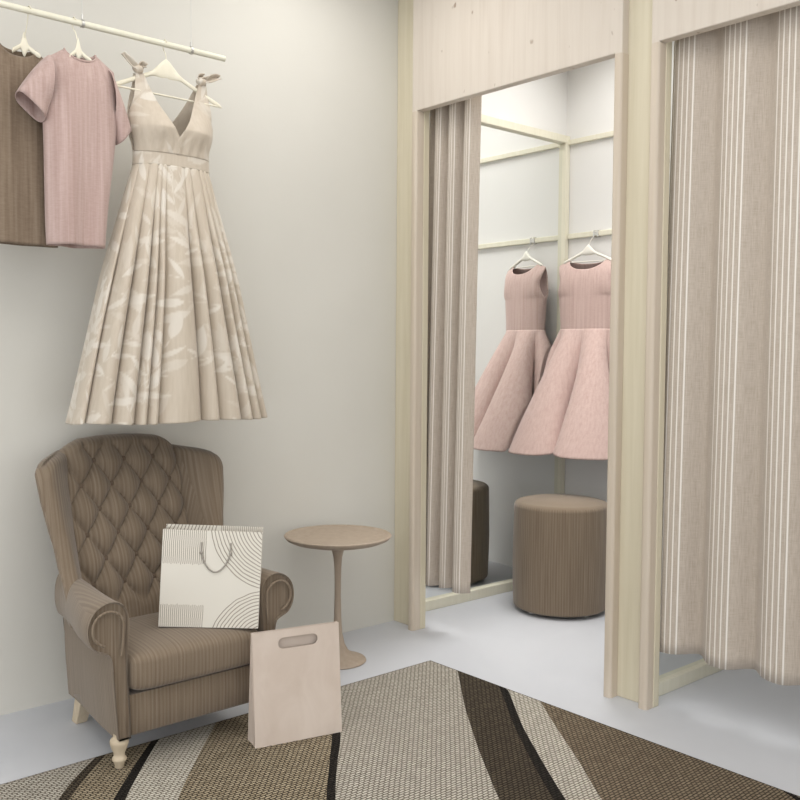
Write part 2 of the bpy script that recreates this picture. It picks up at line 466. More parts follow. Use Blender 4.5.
# ------------------------------------------------------------------ garment bodies
def body(hw, D, z0, zsh, zneck_f, zneck_b, un, slope, armpit, gap, nu=48, nv=60, wave=None, armcut=0.0):
    """front + back of a top, welded at sides and shoulders. x right, -y towards the viewer, z up"""
    bm = BM()
    def shoulder(u): return zsh - slope * sstep(un * .9, 1, abs(u)) ** 1.0 * 1.0 if abs(u) > un else zsh
    def ztop(u, front):
        a = abs(u)
        if a >= un: return zsh - slope * (a - un) / (1 - un)
        zn = zneck_f if front else zneck_b
        return zn + (zsh - zn) * (1 - math.sqrt(max(0, 1 - (a / un) ** 2.2)))
    def zs(u):
        a = abs(u); return zsh - slope * max(0, a - un) / (1 - un)
    def P(u, v, front):
        z = z0 + (ztop(u, front) - z0) * v
        w = hw(z)
        if z > armpit and armcut: w -= armcut * math.sin(PI * min(1, max(0, (z - armpit) / (zs(1) - armpit))) ** .9) ** 2
        d = zs(u) - z
        dd = D(z) * (1 - math.exp(-max(0, d) / .045))
        g = 0
        if z > armpit: 
            k = min(1, (z - armpit) / max(1e-4, zs(1) - armpit)); g = gap * math.sin(PI * k ** .8) if 0 < k < 1 else 0
            g *= min(1, max(0, d) / .02)
        y = dd * max(0, 1 - abs(u) ** 2.4) ** .5 + g * abs(u) ** 2
        if wave: 
            wx, wy = wave(u, z, front); 
        else: wx = wy = 0
        e = min(1, max(0, d) / .05)
        return (u * w + wx, (-y if front else y) + wy * e, z)
    us = [math.sin(PI / 2 * (-1 + 2 * i / nu)) for i in range(nu + 1)]
    for i, u in enumerate(us):
        pass
    for front in (True, False):
        G = [[bm.verts.new(P(u, j / nv, front)) for u in us] for j in range(nv + 1)]
        for j in range(nv):
            for i in range(nu): bm.faces.new((G[j][i], G[j][i + 1], G[j + 1][i + 1], G[j + 1][i]))
    bmesh.ops.remove_doubles(bm, verts=bm.verts, dist=.0006)
    bmesh.ops.recalc_face_normals(bm, faces=bm.faces)
    return bm

def sleeve(side, sh, pit, tip_o, tip_i, dep=.055, n=28):
    """tube from the armhole (sh top, pit bottom) to the cuff (tip_o outer top, tip_i inner bottom); points are (x, z)"""
    rings = []
    for k in range(15):
        t_ = k / 14
        a = (lerp(sh[0], tip_o[0], t_), lerp(sh[1], tip_o[1], t_ ** 1.25)); b = (lerp(pit[0], tip_i[0], t_), lerp(pit[1], tip_i[1], t_))
        cx, cz = (a[0] + b[0]) / 2, (a[1] + b[1]) / 2; hx, hz = (a[0] - b[0]) / 2, (a[1] - b[1]) / 2
        d = dep * (1 - .15 * t_)
        rings.append([(cx + hx * math.cos(q), -d * math.sin(q) + .006 * math.sin(3 * q + 4 * t_) * t_, cz + hz * math.cos(q)) for q in [2 * PI * i / n for i in range(n)]])
    return loft(rings, True, False)

# brown sleeveless top
loc = (-1.815, RY + .05, 2.331)
t = thing('sleeveless_top', 'dark brown striped sleeveless top hanging leftmost on the rod', 'top', (loc[0], loc[1], 0))
hw = lambda z: interp([(1.6, .128), (1.9, .120), (2.10, .106), (2.28, .088)], z)
obj('bodice', body(hw, lambda z: .026, 1.655, 2.300, 2.262, 2.284, .62, .030, 2.08, .012, wave=lambda u, z, f: (0, .007 * math.sin(7 * u + 1) * (2.3 - z))), M['brown'], t, solid=.003)
hanger('cream hanger holding the dark brown sleeveless top', (loc[0] + .022, loc[1], 2.328), 0, .046, .054, 0, RZ - 2.328, M['hanger'], group='cream hangers on the suspended rod', bar=False, neck=1.35, hy=-.05)

# pink tee
loc = (-1.640, RY - .032, 0)
t = thing('tee_shirt', 'dusty pink short-sleeved tee with vertical slub lines on the rod', 'shirt', loc)
hw = lambda z: interp([(1.65, .094), (1.8, .103), (2.0, .118), (2.10, .125), (2.2, .121), (2.3, .112)], z)
obj('bodice', body(hw, lambda z: interp([(1.6, .046), (2.1, .050), (2.3, .045)], z), 1.655, 2.297, 2.262, 2.284, .46, .045, 2.09, .0,
    wave=lambda u, z, f: (-.017 * sstep(2.1, 1.65, z), (.011 * math.sin(5.5 * u + .8) * sstep(2.25, 1.7, z)))), M['pink'], t, solid=.003)
obj('sleeve', sleeve(-1, (-.104, 2.264), (-.112, 2.10), (-.207, 2.128), (-.124, 2.048), .062), M['pink'], t, solid=.003)
obj('sleeve', sleeve(1, (.094, 2.258), (.110, 2.09), (.170, 2.066), (.126, 2.012), .05), M['pink'], t, solid=.003)
nb = []
for i in range(33):
    q = 2 * PI * i / 32; u = math.cos(q); zz = 2.262 if math.sin(q) < 0 else 2.284
    nb.append((u * .0525, .028 * math.sin(q) * (1 if math.sin(q) < 0 else .8), 2.297 - (2.297 - zz) * abs(math.sin(q)) ** .9))
obj('neckband', tube(nb, .0035, 8), M['pink'], t)
hanger('cream hanger in the neck of the pink tee', (loc[0] - .006, loc[1], 2.322), 0, .038, .055, 0, RZ - 2.322, M['hanger'], group='cream hangers on the suspended rod', bar=False, neck=1.35, hy=.032)

# ---------------------------------------------------------------- leaf print
def make_leaves(seed, xr, zr, count, sc=1.0):
    r = random.Random(seed); L = []
    for b in range(count):
        x = r.uniform(*xr); z = r.uniform(*zr); a = r.uniform(.15, 1.35) if r.random() < .65 else r.uniform(1.6, 2.9)
        ln = r.uniform(.22, .36) * sc; cur = r.uniform(-.8, .8); n = r.choice((5, 6, 7))
        px, pz, pa = x, z, a
        for k in range(n):
            L.append((px, pz, pa, ln / n * 1.1, .0035))            # stem
            sd = 1 if k % 2 else -1
            l_ = r.uniform(.085, .145) * sc * (1 - .35 * k / n)
            L.append((px, pz, pa + sd * r.uniform(.55, .9), l_, l_ * r.uniform(.09, .15)))
            px += math.cos(pa) * ln / n; pz += math.sin(pa) * ln / n; pa += cur / n
        L.append((px, pz, pa, .11 * sc, .018 * sc))
    return L

def leaf_value(X, Z, leaves):
    X = np.asarray(X); Z = np.asarray(Z); V = np.zeros(len(X))
    for (x, z, a, ln, wd) in leaves:
        c, s = math.cos(a), math.sin(a); cx, cz = x + c * ln / 2, z + s * ln / 2
        near = np.where((np.abs(X - cx) < ln) & (np.abs(Z - cz) < ln))[0]
        if not len(near): continue
        p = (X[near] - x) * c + (Z[near] - z) * s; q = -(X[near] - x) * s + (Z[near] - z) * c
        t_ = np.clip(p / ln, 0, 1)
        half = wd * np.sin(np.pi * t_ ** .8) + 1e-5
        ins = (p > 0) & (p < ln)
        v = np.clip((half - np.abs(q)) / .003, 0, 1) * ins * (.65 + .35 * np.sin(x * 40 + z * 17))
        V[near] = np.maximum(V[near], v)
    return V

def put_leaf(o, coords, leaves):
    me = o.data
    at = me.attributes.new('leaf', 'FLOAT', 'POINT')
    V = leaf_value([c[0] for c in coords], [c[1] for c in coords], leaves)
    at.data.foreach_set('value', V.astype(np.float32))

# ------------------------------------------------------------------ floral dress
DX, DY = -1.297, RY - .01
dress = thing('floral_dress', 'long beige dress with pale leaf print and V neck, hung above the armchair', 'dress', (DX, DY, 0))
leaves = make_leaves(11, (-1.3, 1.3), (.95, 2.3), 190)

def grid_part(name, fn, nu, nv, uvfn, wrap=False, solid=.003):
    bm = BM(); G = []; C = []
    for j in range(nv + 1):
        row = []
        for i in range(nu if wrap else nu + 1):
            p = fn(i / nu, j / nv); row.append(bm.verts.new(p)); C.append(uvfn(i / nu, j / nv, p))
        G.append(row)
    m = len(G[0])
    for j in range(nv):
        for i in range(m if wrap else m - 1):
            bm.faces.new((G[j][i], G[j][(i + 1) % m], G[j + 1][(i + 1) % m], G[j + 1][i]))
    bmesh.ops.recalc_face_normals(bm, faces=bm.faces)
    o = obj(name, bm, M['print'], dress, sharp=0, solid=solid)
    put_leaf(o, C, leaves); return o

ZW = 1.963                                             # skirt seam
# pleat table: angles of inward creases (0 = right side, going over the front (-y) to the left at PI)
creases = [.02, .3, .6, .82, .976, 1.274, 1.443, 1.90, 2.013, 2.13, 2.37, 2.75]
cr = []
for c in creases: cr.append(c)
for k in range(11): cr.append(PI + .14 + k * (PI - .2) / 11)
cr.sort()
def pleat(th):
    th %= 2 * PI
    for a, b in zip(cr, cr[1:] + [cr[0] + 2 * PI]):
        if a <= th < b or a <= th + 2 * PI < b:
            if th < a: th += 2 * PI
            t_ = (th - a) / (b - a); w = b - a
            return (math.sin(PI * t_) ** .34 - .66) * min(1, w / .15), t_
    return 0, 0
SE = 2.4
def cross(th, a, b):
    """rounded-flat body section: th 0 = right side, PI/2 = front (-y)"""
    u = math.cos(th); return a * u, -math.copysign(b * max(0, 1 - abs(u) ** SE) ** .5, math.sin(th))
def skirt(i, j):
    th = 2 * PI * i; v = j
    z = lerp(ZW, 1.060, v)
    a = lerp(.1435, .376, v ** .93)
    x, y = cross(th, a, lerp(.058, .150, v ** .85))
    p, t_ = pleat(th)
    A = lerp(.10, 1, sstep(0, .5, v))
    x *= 1 + .035 * p * A; y -= math.copysign(1, math.sin(th)) * min(1, abs(math.sin(th)) * 3) * p * (.008 + .085 * A) * (.35 + .65 * min(1, v * 2.5))
    x += -.004 * v + .005 * math.sin(5 * v + 3 * th) * v
    z += .003 * math.sin(th * 5 + 1) * v ** 3
    if math.sin(th) < 0: y = min(y, .235)
    return (x, y, z)
grid_part('skirt', skirt, 900, 150, lambda i, j, p: ((i - .25) * 2 * PI * lerp(.19, .42, j) * .80, lerp(ZW, 1.058, j) if i < .5 else lerp(ZW, 1.058, j) + .31), wrap=True)
def band(i, j):
    th = 2 * PI * i; z = lerp(2.010, ZW - .004, j)
    x, y = cross(th, lerp(.1445, .1465, j), lerp(.0595, .0592, j))
    return (x, y, z + .004 * x)
grid_part('waistband', band, 128, 8, lambda i, j, p: (p[0] * 1.4, p[2] + .1), wrap=True)
def outer(z): return interp([(2.0, .1445), (2.03, .149), (2.08, .163), (2.12, .167), (2.16, .160), (2.21, .149), (2.25, .143), (2.30, .139)], z)
def fpanel(side, zt, vb, vz, front):
    def f(i, j):
        z = lerp(2.004, zt, j)
        o_ = outer(z) * (1.0 if side < 0 else .955)
        if side > 0: o_ = lerp(.1445, o_, sstep(2.0, 2.05, z))
        if z < vz: inn = -vb
        else: inn = lerp(-vb, o_ - .028, ((z - vz) / (zt - vz)) ** .95)
        x = lerp(inn, o_, i)
        dep = interp([(2.0, .060), (2.05, .072), (2.09, .080), (2.13, .068), (2.18, .044), (2.24, .024), (2.31, .014)], z)
        rr = max(0, 1 - (abs(x) / (o_ + .0005)) ** SE) ** .5
        rr = max(rr, .55 * sstep(2.12, 2.2, z))
        y = dep * rr
        if front:
            y += .012 * math.exp(-((z - 2.085) / .035) ** 2) * math.exp(-((x - .078) / .04) ** 2)
            y += .0022 * math.sin(26 * i + 10 * (z - 2)) * sstep(2.10, 2.03, z) * sstep(2.0, 2.02, z) * rr
            if side > 0: y += .002 * sstep(.02, -.02, x)
        else: y *= .8
        return (x if side > 0 else -x, -y if front else y, z)
    return f
UV = lambda i, j, p: (p[0] * 1.2 + .35, p[2] + .02)
grid_part('front_panel', fpanel(-1, 2.276, .002, 2.046, True), 60, 70, UV)
grid_part('front_panel', fpanel(1, 2.284, .014, 2.052, True), 60, 70, UV)
grid_part('back_panel', fpanel(-1, 2.276, .0, 2.105, False), 40, 50, UV)
grid_part('back_panel', fpanel(1, 2.284, .0, 2.105, False), 40, 50, UV)
# strap knots with loose tails
def knot(x, z, tails):
    kb = BM(); bmesh.ops.create_icosphere(kb, subdivisions=3, radius=1)
    for v in kb.verts:
        n = v.co.copy(); k = 1 + .12 * math.sin(6 * n.x + 4 * n.z)
        v.co = Vector((x + n.x * .020 * k, -.012 + n.y * .016, z + n.z * .015 * k))
    ko = obj('strap_knot', kb, M['print'], dress)
    put_leaf(ko, [(v.co.x + .4, v.co.z) for v in ko.data.vertices], leaves)
    for pts, w in tails:
        P = smooth_path(pts, 8); n = len(P)
        def fn(i, j):
            p = P[min(n - 1, int(round(j * (n - 1))))]; d = (P[min(n - 1, int(round(j * (n - 1))) + 1)] - P[max(0, int(round(j * (n - 1))) - 1)]).normalized()
            s = Vector((-d.z, 0, d.x)) ; ww = w * (.35 + .65 * math.sin(PI * min(.85, j * .8 + .15)))
            q = p + s * (i - .5) * ww; q.y += .010 * math.cos(PI * 2 * (i - .5))
            return tuple(q)
        to = grid_part('strap_tail', fn, 8, n - 1, UV); to.parent = ko
KN = [0, -.012]
knot(-.132, 2.288, [([(-.132, -.012, 2.290), (-.155, -.02, 2.296), (-.176, -.022, 2.312), (-.190, -.012, 2.330)], .024), ([(-.128, -.012, 2.292), (-.120, -.015, 2.304), (-.106, -.02, 2.300)], .022)])
knot(.114, 2.292, [([(.116, -.012, 2.294), (.140, -.02, 2.303), (.166, -.022, 2.315), (.190, -.012, 2.322)], .026), ([(.110, -.012, 2.294), (.104, -.016, 2.306), (.120, -.02, 2.312)], .02)])
hanger('cream hanger with a bar carrying the beige leaf-print dress', (-1.316, RY - .01, 2.333), .0, .212, .122, 0, RZ - 2.333, M['hanger'], group='cream hangers on the suspended rod', bar=True, neck=1.1, th=.010, hy=.01)

# ------------------------------------------------------------------ booth dress
BC = (1.292, -.185)
RZD = -PI / 2 + math.radians(10)
t = thing('pink_dress', 'sleeveless dusty pink flared dress hanging on the booth back wall', 'dress', (BC[0], BC[1], 0), RZD)
hw = lambda z: .160 + .016 * sstep(1.45, 1.70, z)
obj('bodice', body(hw, lambda z: .062, 1.450, 1.836, 1.778, 1.815, .62, .026, 1.635, .026, armcut=.020), M['pinkd'], t, solid=.004)
cR, sR = math.cos(RZD), math.sin(RZD)
def sk(i, j):
    th = 2 * PI * i; v = j                               # th = 0 at local +x, PI/2 towards viewer (-y)
    z = lerp(1.452, .772, v)
    u = math.cos(th); s = math.sin(th)
    x0 = .160 * u; y0 = -math.copysign(.062 * max(0, 1 - abs(u) ** 2.4) ** .5, s)
    ang = th - PI / 2                                    # 0 = straight to viewer, + = viewer's left (local -x)
    ph = 6 * (ang - math.radians(29))
    f = (.5 + .5 * math.cos(ph)) ** .45
    R = lerp(.19, .46, f)
    # folds fill out sideways so neighbouring lobes nearly meet
    a2 = ang + .235 * math.sin(ph) * v ** .6 * 1.0
    x1 = -R * math.sin(a2); y1 = -R * math.cos(a2)
    w = v ** (.90 + .25 * (1 - f))
    x = lerp(x0, x1, w); y = lerp(y0, y1, w)
    z += .06 * (1 - f) ** 1.3 * v
    X = BC[0] + cR * x - sR * y; Y = BC[1] + sR * x + cR * y      # keep clear of back wall and mirror
    if X > BX - .012: X = BX - .012 - .003 * f
    lim = .028 if X < 1.315 else .008
    if Y > lim: z += (Y - lim) * .42 * v; Y = lim - .003 * math.sin(8 * z) ** 2
    dx, dy = X - BC[0], Y - BC[1]
    return (cR * dx + sR * dy, -sR * dx + cR * dy, z)
bm = BM(); n = 360; nv = 70
G = [[bm.verts.new(sk(i / n, j / nv)) for i in range(n)] for j in range(nv + 1)]
for j in range(nv):
    for i in range(n): bm.faces.new((G[j][i], G[j][(i + 1) % n], G[j + 1][(i + 1) % n], G[j + 1][i]))
bmesh.ops.recalc_face_normals(bm, faces=bm.faces)
obj('skirt', bm, M['pinkd'], t, sharp=0, solid=.004)
hanger('white hanger on the rail clip holding the pink booth dress', (BC[0], BC[1], 1.908), RZD, .150, .085, 0, 1.985 - 1.908, M['hanger_white'], group='booth hangers', bar=True, neck=1.0, th=.016, depth=.004, hy=.05)

# ------------------------------------------------------------------ stool
t = thing('round_stool', 'tall round brown stool with vertical stripes inside the fitting room', 'stool', (.85, -.38, 0))
R = .241; prof = [(.05, .016), (R - .03, .016)]
for k in range(7): a = -PI / 2 + PI / 2 * k / 6; prof.append((R - .018 + .018 * math.cos(a), .034 + .018 * math.sin(a)))
prof += [(R + .004, .15), (R + .006, .28), (R + .003, .45)]
for k in range(9): a = PI / 2 * k / 8; prof.append((R - .030 + .031 * math.cos(a), .530 + .030 * math.sin(a)))
prof += [(R * .75, .568), (R * .5, .574), (R * .25, .577), (.02, .578)]
obj('seat', lathe(prof, 96), M['uph_r'], t, sharp=0)
for k in range(4):
    a = PI / 4 + k * PI / 2 + .62
    obj('foot', lathe([(.012, 0), (.016, .003), (.016, .018)], 20, (.19 * math.cos(a), .19 * math.sin(a))), M['steel'], t)

# ------------------------------------------------------------------ side table
t = thing('side_table', 'round pedestal side table with thin stem between armchair and fitting room', 'table', (-.530, -.298, 0))
r = .2265
obj('table_top', lathe([(.03, .493), (.09, .496), (.15, .504), (.195, .515), (.217, .525), (r - .002, .534), (r, .538), (r - .003, .542), (r - .010, .5435), (r - .014, .540), (.18, .5395), (.01, .5395)], 96), M['tablewood'], t, sharp=60)
pr = [(.118, .0), (.1225, .003), (.120, .008), (.10, .014), (.07, .026), (.046, .045), (.030, .075), (.0205, .12), (.0155, .19), (.0135, .28), (.0135, .34), (.0150, .40), (.0185, .445), (.026, .475), (.040, .489), (.052, .4935)]
obj('pedestal', lathe(pr, 64), M['tablewood'], t, sharp=60)

# ------------------------------------------------------------------ armchair
CX = -1.419
ch = thing('wing_armchair', 'brown striped wingback armchair with buttoned back and turned front leg', 'armchair', (CX, -.45, 0))
YO = .45                                                # world y -> local y
U = M['uph']
def tap(x, y):                                           # the body narrows towards the back
    return x * lerp(1, .86, sstep(-.70, -.20, y))
bm = BM()
rings = []
for z, w, yf, yb in ((.104, .268, -.700, -.232), (.112, .276, -.706, -.222), (.18, .279, -.708, -.215), (.236, .272, -.706, -.21)):
    r_ = .03; ring = []
    for (sx, sy, a0) in ((1, -1, -PI / 2), (1, 1, 0), (-1, 1, PI / 2), (-1, -1, PI)):
        cxx = sx * (w - r_); cyy = (yf + r_ if sy < 0 else yb - r_)
        for k in range(5):
            a = a0 + PI / 2 * k / 4; yy = cyy + r_ * math.sin(a); ring.append((tap(cxx + r_ * math.cos(a), yy), yy + YO, z))
    rings.append(ring)
obj('base', loft(rings), U, ch, sharp=50)
prof = [(.276, .104), (.284, .20), (.290, .28), (.295, .345), (.303, .375), (.323, .386), (.348, .398), (.366, .422), (.373, .455), (.368, .490), (.350, .519), (.322, .537), (.292, .541), (.265, .531), (.247, .508), (.241, .475), (.244, .43), (.248, .36), (.245, .27), (.240, .20), (.238, .104)]
pp = smooth_path([Vector((x, 0, z)) for x, z in prof], 3)
for s in (-1, 1):
    rings = []
    for y, k in ((-.706, .93), (-.716, .97), (-.719, 1.0), (-.712, 1.015), (-.66, 1.0), (-.58, .96), (-.50, .90), (-.42, .82), (-.34, .74), (-.27, .68), (-.22, .64)):
        ring = []
        back_ = min(1, max(0, (y + .66) / .40))
        for p in pp:
            wgt = sstep(.33, .44, p.z)
            c = Vector((.305, 0, .455)) if y < -.65 else Vector((.268, 0, .53))
            if y < -.65: q = p.lerp(c + (p - c) * k, wgt)
            else:
                over = max(0, p.x - .288)                    # the roll dies away towards the wing
                q = Vector((p.x - over * back_ * .52, 0, p.z + .004 * back_ * wgt))
            ring.append((s * tap(q.x, y), y + YO, q.z))
        rings.append(ring)
    a_ = obj('arm', loft(rings), U, ch, sharp=55)
    # scroll piping on the arm front
    sp = []
    cx_, cz_ = .306, .464
    for k in range(34):
        f = k / 33; ang = math.radians(-150) + f * math.radians(-330) if False else math.radians(-75) + f * math.radians(255)
        rr_ = lerp(.056, .046, f)
        sp.append((s * (cx_ + rr_ * math.cos(ang)), -.7195 + YO, cz_ + rr_ * math.sin(ang)))
    sp += [(s * .262, -.7195 + YO, .42), (s * .268, -.7185 + YO, .37)]
    obj('piping', tube(sp, .0042, 8), U, a_)
# cushion
def superbox(x0, x1, y0, y1, z0, z1, e=.32, crown=0., n=48, m=24):
    bm = BM(); rows = []
    cx, cy, cz = (x0 + x1) / 2, (y0 + y1) / 2, (z0 + z1) / 2
    f = lambda w, p: math.copysign(abs(w) ** p, w)
    for j in range(m + 1):
        b = -PI / 2 + PI * j / m; row = []
        for i in range(n):
            a = 2 * PI * i / n
            x = f(math.cos(b), e) * f(math.cos(a), .2); y = f(math.cos(b), e) * f(math.sin(a), .2); z = f(math.sin(b), e)
            cr_ = crown * (1 - x * x) * (1 - y * y) if z > 0 else 0
            row.append((cx + x * (x1 - x0) / 2, cy + y * (y1 - y0) / 2, cz + z * (z1 - z0) / 2 + cr_))
        rows.append(row)
    b_ = loft(rows, True, False, bm); bmesh.ops.remove_doubles(b_, verts=b_.verts, dist=.0005); return b_
obj('seat_cushion', superbox(-.243, .243, -.742 + YO, -.30 + YO, .236, .370, .36, .012), U, ch, sharp=0)
# tufted back
def yfront(z): return interp([(.30, -.325), (.40, -.305), (.60, -.245), (.80, -.185), (1.02, -.125)], z)
def yrear(z): return interp([(.10, -.205), (.40, -.165), (.80, -.095), (1.02, -.055)], z)
def hwid(z): return interp([(.10, .230), (.40, .245), (.60, .243), (.80, .240), (.95, .238), (1.02, .228)], z)
DXB, DZB, Z0B = .114, .0845, .912
def bulge(x, z):
    a = x / DXB; b = (z - Z0B) / (2 * DZB)
    p = abs(math.sin(PI * (a + b))); q = abs(math.sin(PI * (a - b)))
    v = (p * q) ** .38
    lim = sstep(Z0B + .085, Z0B + .02, z); low = sstep(Z0B - 5 * DZB - .09, Z0B - 5 * DZB - .02, z)
    # beyond the outer buttons the cloth runs smooth
    sd = sstep(.245, .205, abs(x))
    m = lim * low * sd
    return lerp(.85, v, m)
def ztop(x): return 1.000 - .45 * x * x - 5.5 * max(0, abs(x) - .14) ** 2
cols = []
NX = 112
for i in range(NX + 1):
    u = -1 + 2 * i / NX; col = []
    xt = u * .236; zt = ztop(xt)
    for k in range(151):
        z = lerp(.30, zt - .028, k / 150)
        x = u * hwid(z)
        ed = 1 - abs(u) ** 10
        y = yfront(z) - .042 * bulge(x, z) * ed + .03 * abs(u) ** 12
        kk = sstep(zt - .09, zt - .028, z)
        y += .012 * kk
        col.append((x, y + YO, z))
    yf = col[-1][1]; yr = yrear(zt) + YO
    for k in range(1, 11):
        a = PI * k / 10
        col.append((u * hwid(zt) , (yf + yr) / 2 - (yr - yf) / 2 * math.cos(a), zt - .028 + .028 * math.sin(a)))
    for k in range(1, 9):
        z = lerp(zt - .028, .12, k / 8); col.append((u * hwid(z), yrear(z) + YO - .02 * abs(u) ** 8, z))
    cols.append(col)
bk = obj('backrest', loft(cols, False, False), U, ch, sharp=0)
bmh = bmesh.new(); bmh.from_mesh(bk.data); bmesh.ops.holes_fill(bmh, edges=[e for e in bmh.edges if e.is_boundary], sides=0); bmesh.ops.recalc_face_normals(bmh, faces=bmh.faces)
for f in bmh.faces: f.smooth = len(f.verts) == 4
bmh.to_mesh(bk.data); bmh.free()
for r_ in range(6):
    z = Z0B - r_ * DZB
    for k in ((-1, 0, 1) if r_ % 2 == 0 else (-1.5, -.5, .5, 1.5)):
        x = k * DXB; y = yfront(z) + YO - .006
        bb = BM(); bmesh.ops.create_uvsphere(bb, u_segments=16, v_segments=8, radius=.0095)
        for v in bb.verts: v.co = Vector((x + v.co.x, y + v.co.y * .6, z + v.co.z))
        obj('button', bb, M['tuft'], bk)
# wings
for s in (-1, 1):
    rings = []
    seq = [(k / 24 * .965, 1.0) for k in range(25)] + [(.975, .96), (.985, .86), (.993, .68), (.998, .45), (1.0, .2)]
    for k, th in seq:
        Sx = interp([(0, .225), (.5, .224), (1, .205)], k); Sy = interp([(0, -.26), (1, -.09)], k)
        Tx = interp([(0, .282), (.25, .284), (.5, .294), (.8, .320), (1, .330)], k); Ty = interp([(0, -.43), (.15, -.40), (.35, -.345), (.6, -.30), (1, -.252)], k)
        d = Vector((Tx - Sx, Ty - Sy, 0)); L_ = d.length; d.normalize(); nrm = Vector((-d.y, d.x, 0))
        t_ = .029 * th; ring = []
        path = []
        for q in range(9): path.append((L_ * q / 8 - 0.0, -1, 0))
        for q in range(1, 8): a = -PI / 2 + PI * q / 8; path.append((L_, 0, a))
        for q in range(9): path.append((L_ * (8 - q) / 8, 1, 0))
        for (l, sd, a) in path:
            if sd: p = Vector((Sx, Sy, 0)) + d * l + nrm * sd * t_ * (1 + .15 * math.sin(PI * l / L_))
            else: p = Vector((Sx, Sy, 0)) + d * (L_ + t_ * math.cos(a)) + nrm * t_ * math.sin(a)
            w = min(1.15, (p - Vector((Sx, Sy, 0))).dot(d) / L_)
            zt = .950 - .022 * max(0, w) - .016 * max(0, w) ** 8
            ring.append((s * p.x, p.y + YO, lerp(.40, zt, k)))
        rings.append(ring)
    obj('wing', loft(rings), U, ch, sharp=60)
# legs
for s in (-1, 1):
    obj('leg', lathe([(.012, .0074), (.014, .010), (.017, .026), (.0215, .031), (.0225, .036), (.021, .041), (.017, .045), (.0175, .055), (.024, .072), (.0285, .085), (.029, .093), (.025, .101), (.019, .104), (.018, .115)], 32, (s * .262, -.686 + YO)), M['legwood'], ch, sharp=50)
for s in (-1, 1):
    rings = []
    for z, y, w in ((0, -.232, .020), (.05, -.258, .023), (.09, -.280, .026), (.135, -.30, .029)):
        rings.append([(s * .205 + a * w, y + YO + b * w, z) for a, b in ((-1, -1), (1, -1), (1, 1), (-1, 1))])
    obj('leg', loft(rings), M['legwood'], ch, smooth=False, bevel=.003)

# ------------------------------------------------------------------ printed paper bag on the seat
R3 = Matrix.Rotation(-.6055, 3, 'Z') @ Matrix.Rotation(-.0492, 3, 'X') @ Matrix.Rotation(.0465, 3, 'Y')
BL = Vector((-1.4825, -.5579, .3865)); W = .3292
t = bpy.data.objects.new('paper_bag', None); COL.objects.link(t); t.empty_display_size = .05
m4 = R3.to_4x4(); m4.translation = BL; t.matrix_world = m4
tag(t, 'off-white paper bag printed with brown lines and arcs standing on the armchair seat', 'bag', 'paper carrier bags')
HB, DB = .3264, .078
def sheet(name, p00, p10, p11, p01, mat, parent, nu=10, nv=10, flip=False, solid=.0015):
    bm = BM(); uvl = bm.loops.layers.uv.new('UVMap')
    p00, p10, p11, p01 = map(Vector, (p00, p10, p11, p01))
    G = [[bm.verts.new((p00 * (1 - u) + p10 * u) * (1 - v) + (p01 * (1 - u) + p11 * u) * v) for u in [i / nu for i in range(nu + 1)]] for v in [j / nv for j in range(nv + 1)]]
    for j in range(nv):
        for i in range(nu):
            f = bm.faces.new((G[j][i], G[j][i + 1], G[j + 1][i + 1], G[j + 1][i]))
            for l, (a, b) in zip(f.loops, ((i, j), (i + 1, j), (i + 1, j + 1), (i, j + 1))): l[uvl].uv = (a / nu, b / nv)
    return obj(name, bm, mat, parent, smooth=False, solid=solid)
W2 = W; k = .0
sheet('front_panel', (0, 0, 0), (W, 0, 0), (W, 0, HB), (0, 0, HB), M['art'], t)
sheet('back_panel', (W, DB, 0), (0, DB, 0), (0, DB, HB + .007), (W, DB, HB + .007), M['art'], t)
for xx in (0, W):
    g = BM()
    pts = [(xx, 0, 0), (xx, DB, 0), (xx, DB, HB), (xx, 0, HB)]
    mid0 = (xx, DB / 2, 0); ins = .012 if xx == 0 else -.012; mid1 = (xx + ins, DB / 2 + .004, HB)
    v = [g.verts.new(p) for p in (pts[0], mid0, pts[1], pts[2], mid1, pts[3])]
    g.faces.new((v[0], v[1], v[4], v[5])); g.faces.new((v[1], v[2], v[3], v[4]))
    obj('gusset', g, m_plain('off_white_paper', (.70, .66, .59), .6, .3) if xx == 0 else bpy.data.materials['off_white_paper'], t, smooth=False, solid=.0015)
obj('bottom_panel', box(0.001, W - .001, .001, DB - .001, 0, .002), bpy.data.materials['off_white_paper'], t, smooth=False)
def cord(y, z0, sag, nm):
    pts = []
    for k in range(25):
        f = k / 24; x = lerp(.118, .206, f) * W / .30
        pts.append((x, y, z0 - sag * (1 - (2 * f - 1) ** 2) ** .8))
    x0, x1 = pts[0][0], pts[-1][0]
    o = obj(nm, tube([(x0, y, z0 + .035)] + pts + [(x1, y, z0 + .035)], .0026, 8), M['cord'], t)
    for xx in (x0, x1):
        kb = BM(); bmesh.ops.create_uvsphere(kb, u_segments=12, v_segments=8, radius=.0055)
        for v in kb.verts: v.co = Vector((xx + v.co.x, y - .001 + v.co.y * .7, z0 + v.co.z * 1.2))
        obj('knot', kb, M['cord'], o)
cord(-.005, .252, .064, 'handle')
cord(DB + .005, .252, .064, 'handle')

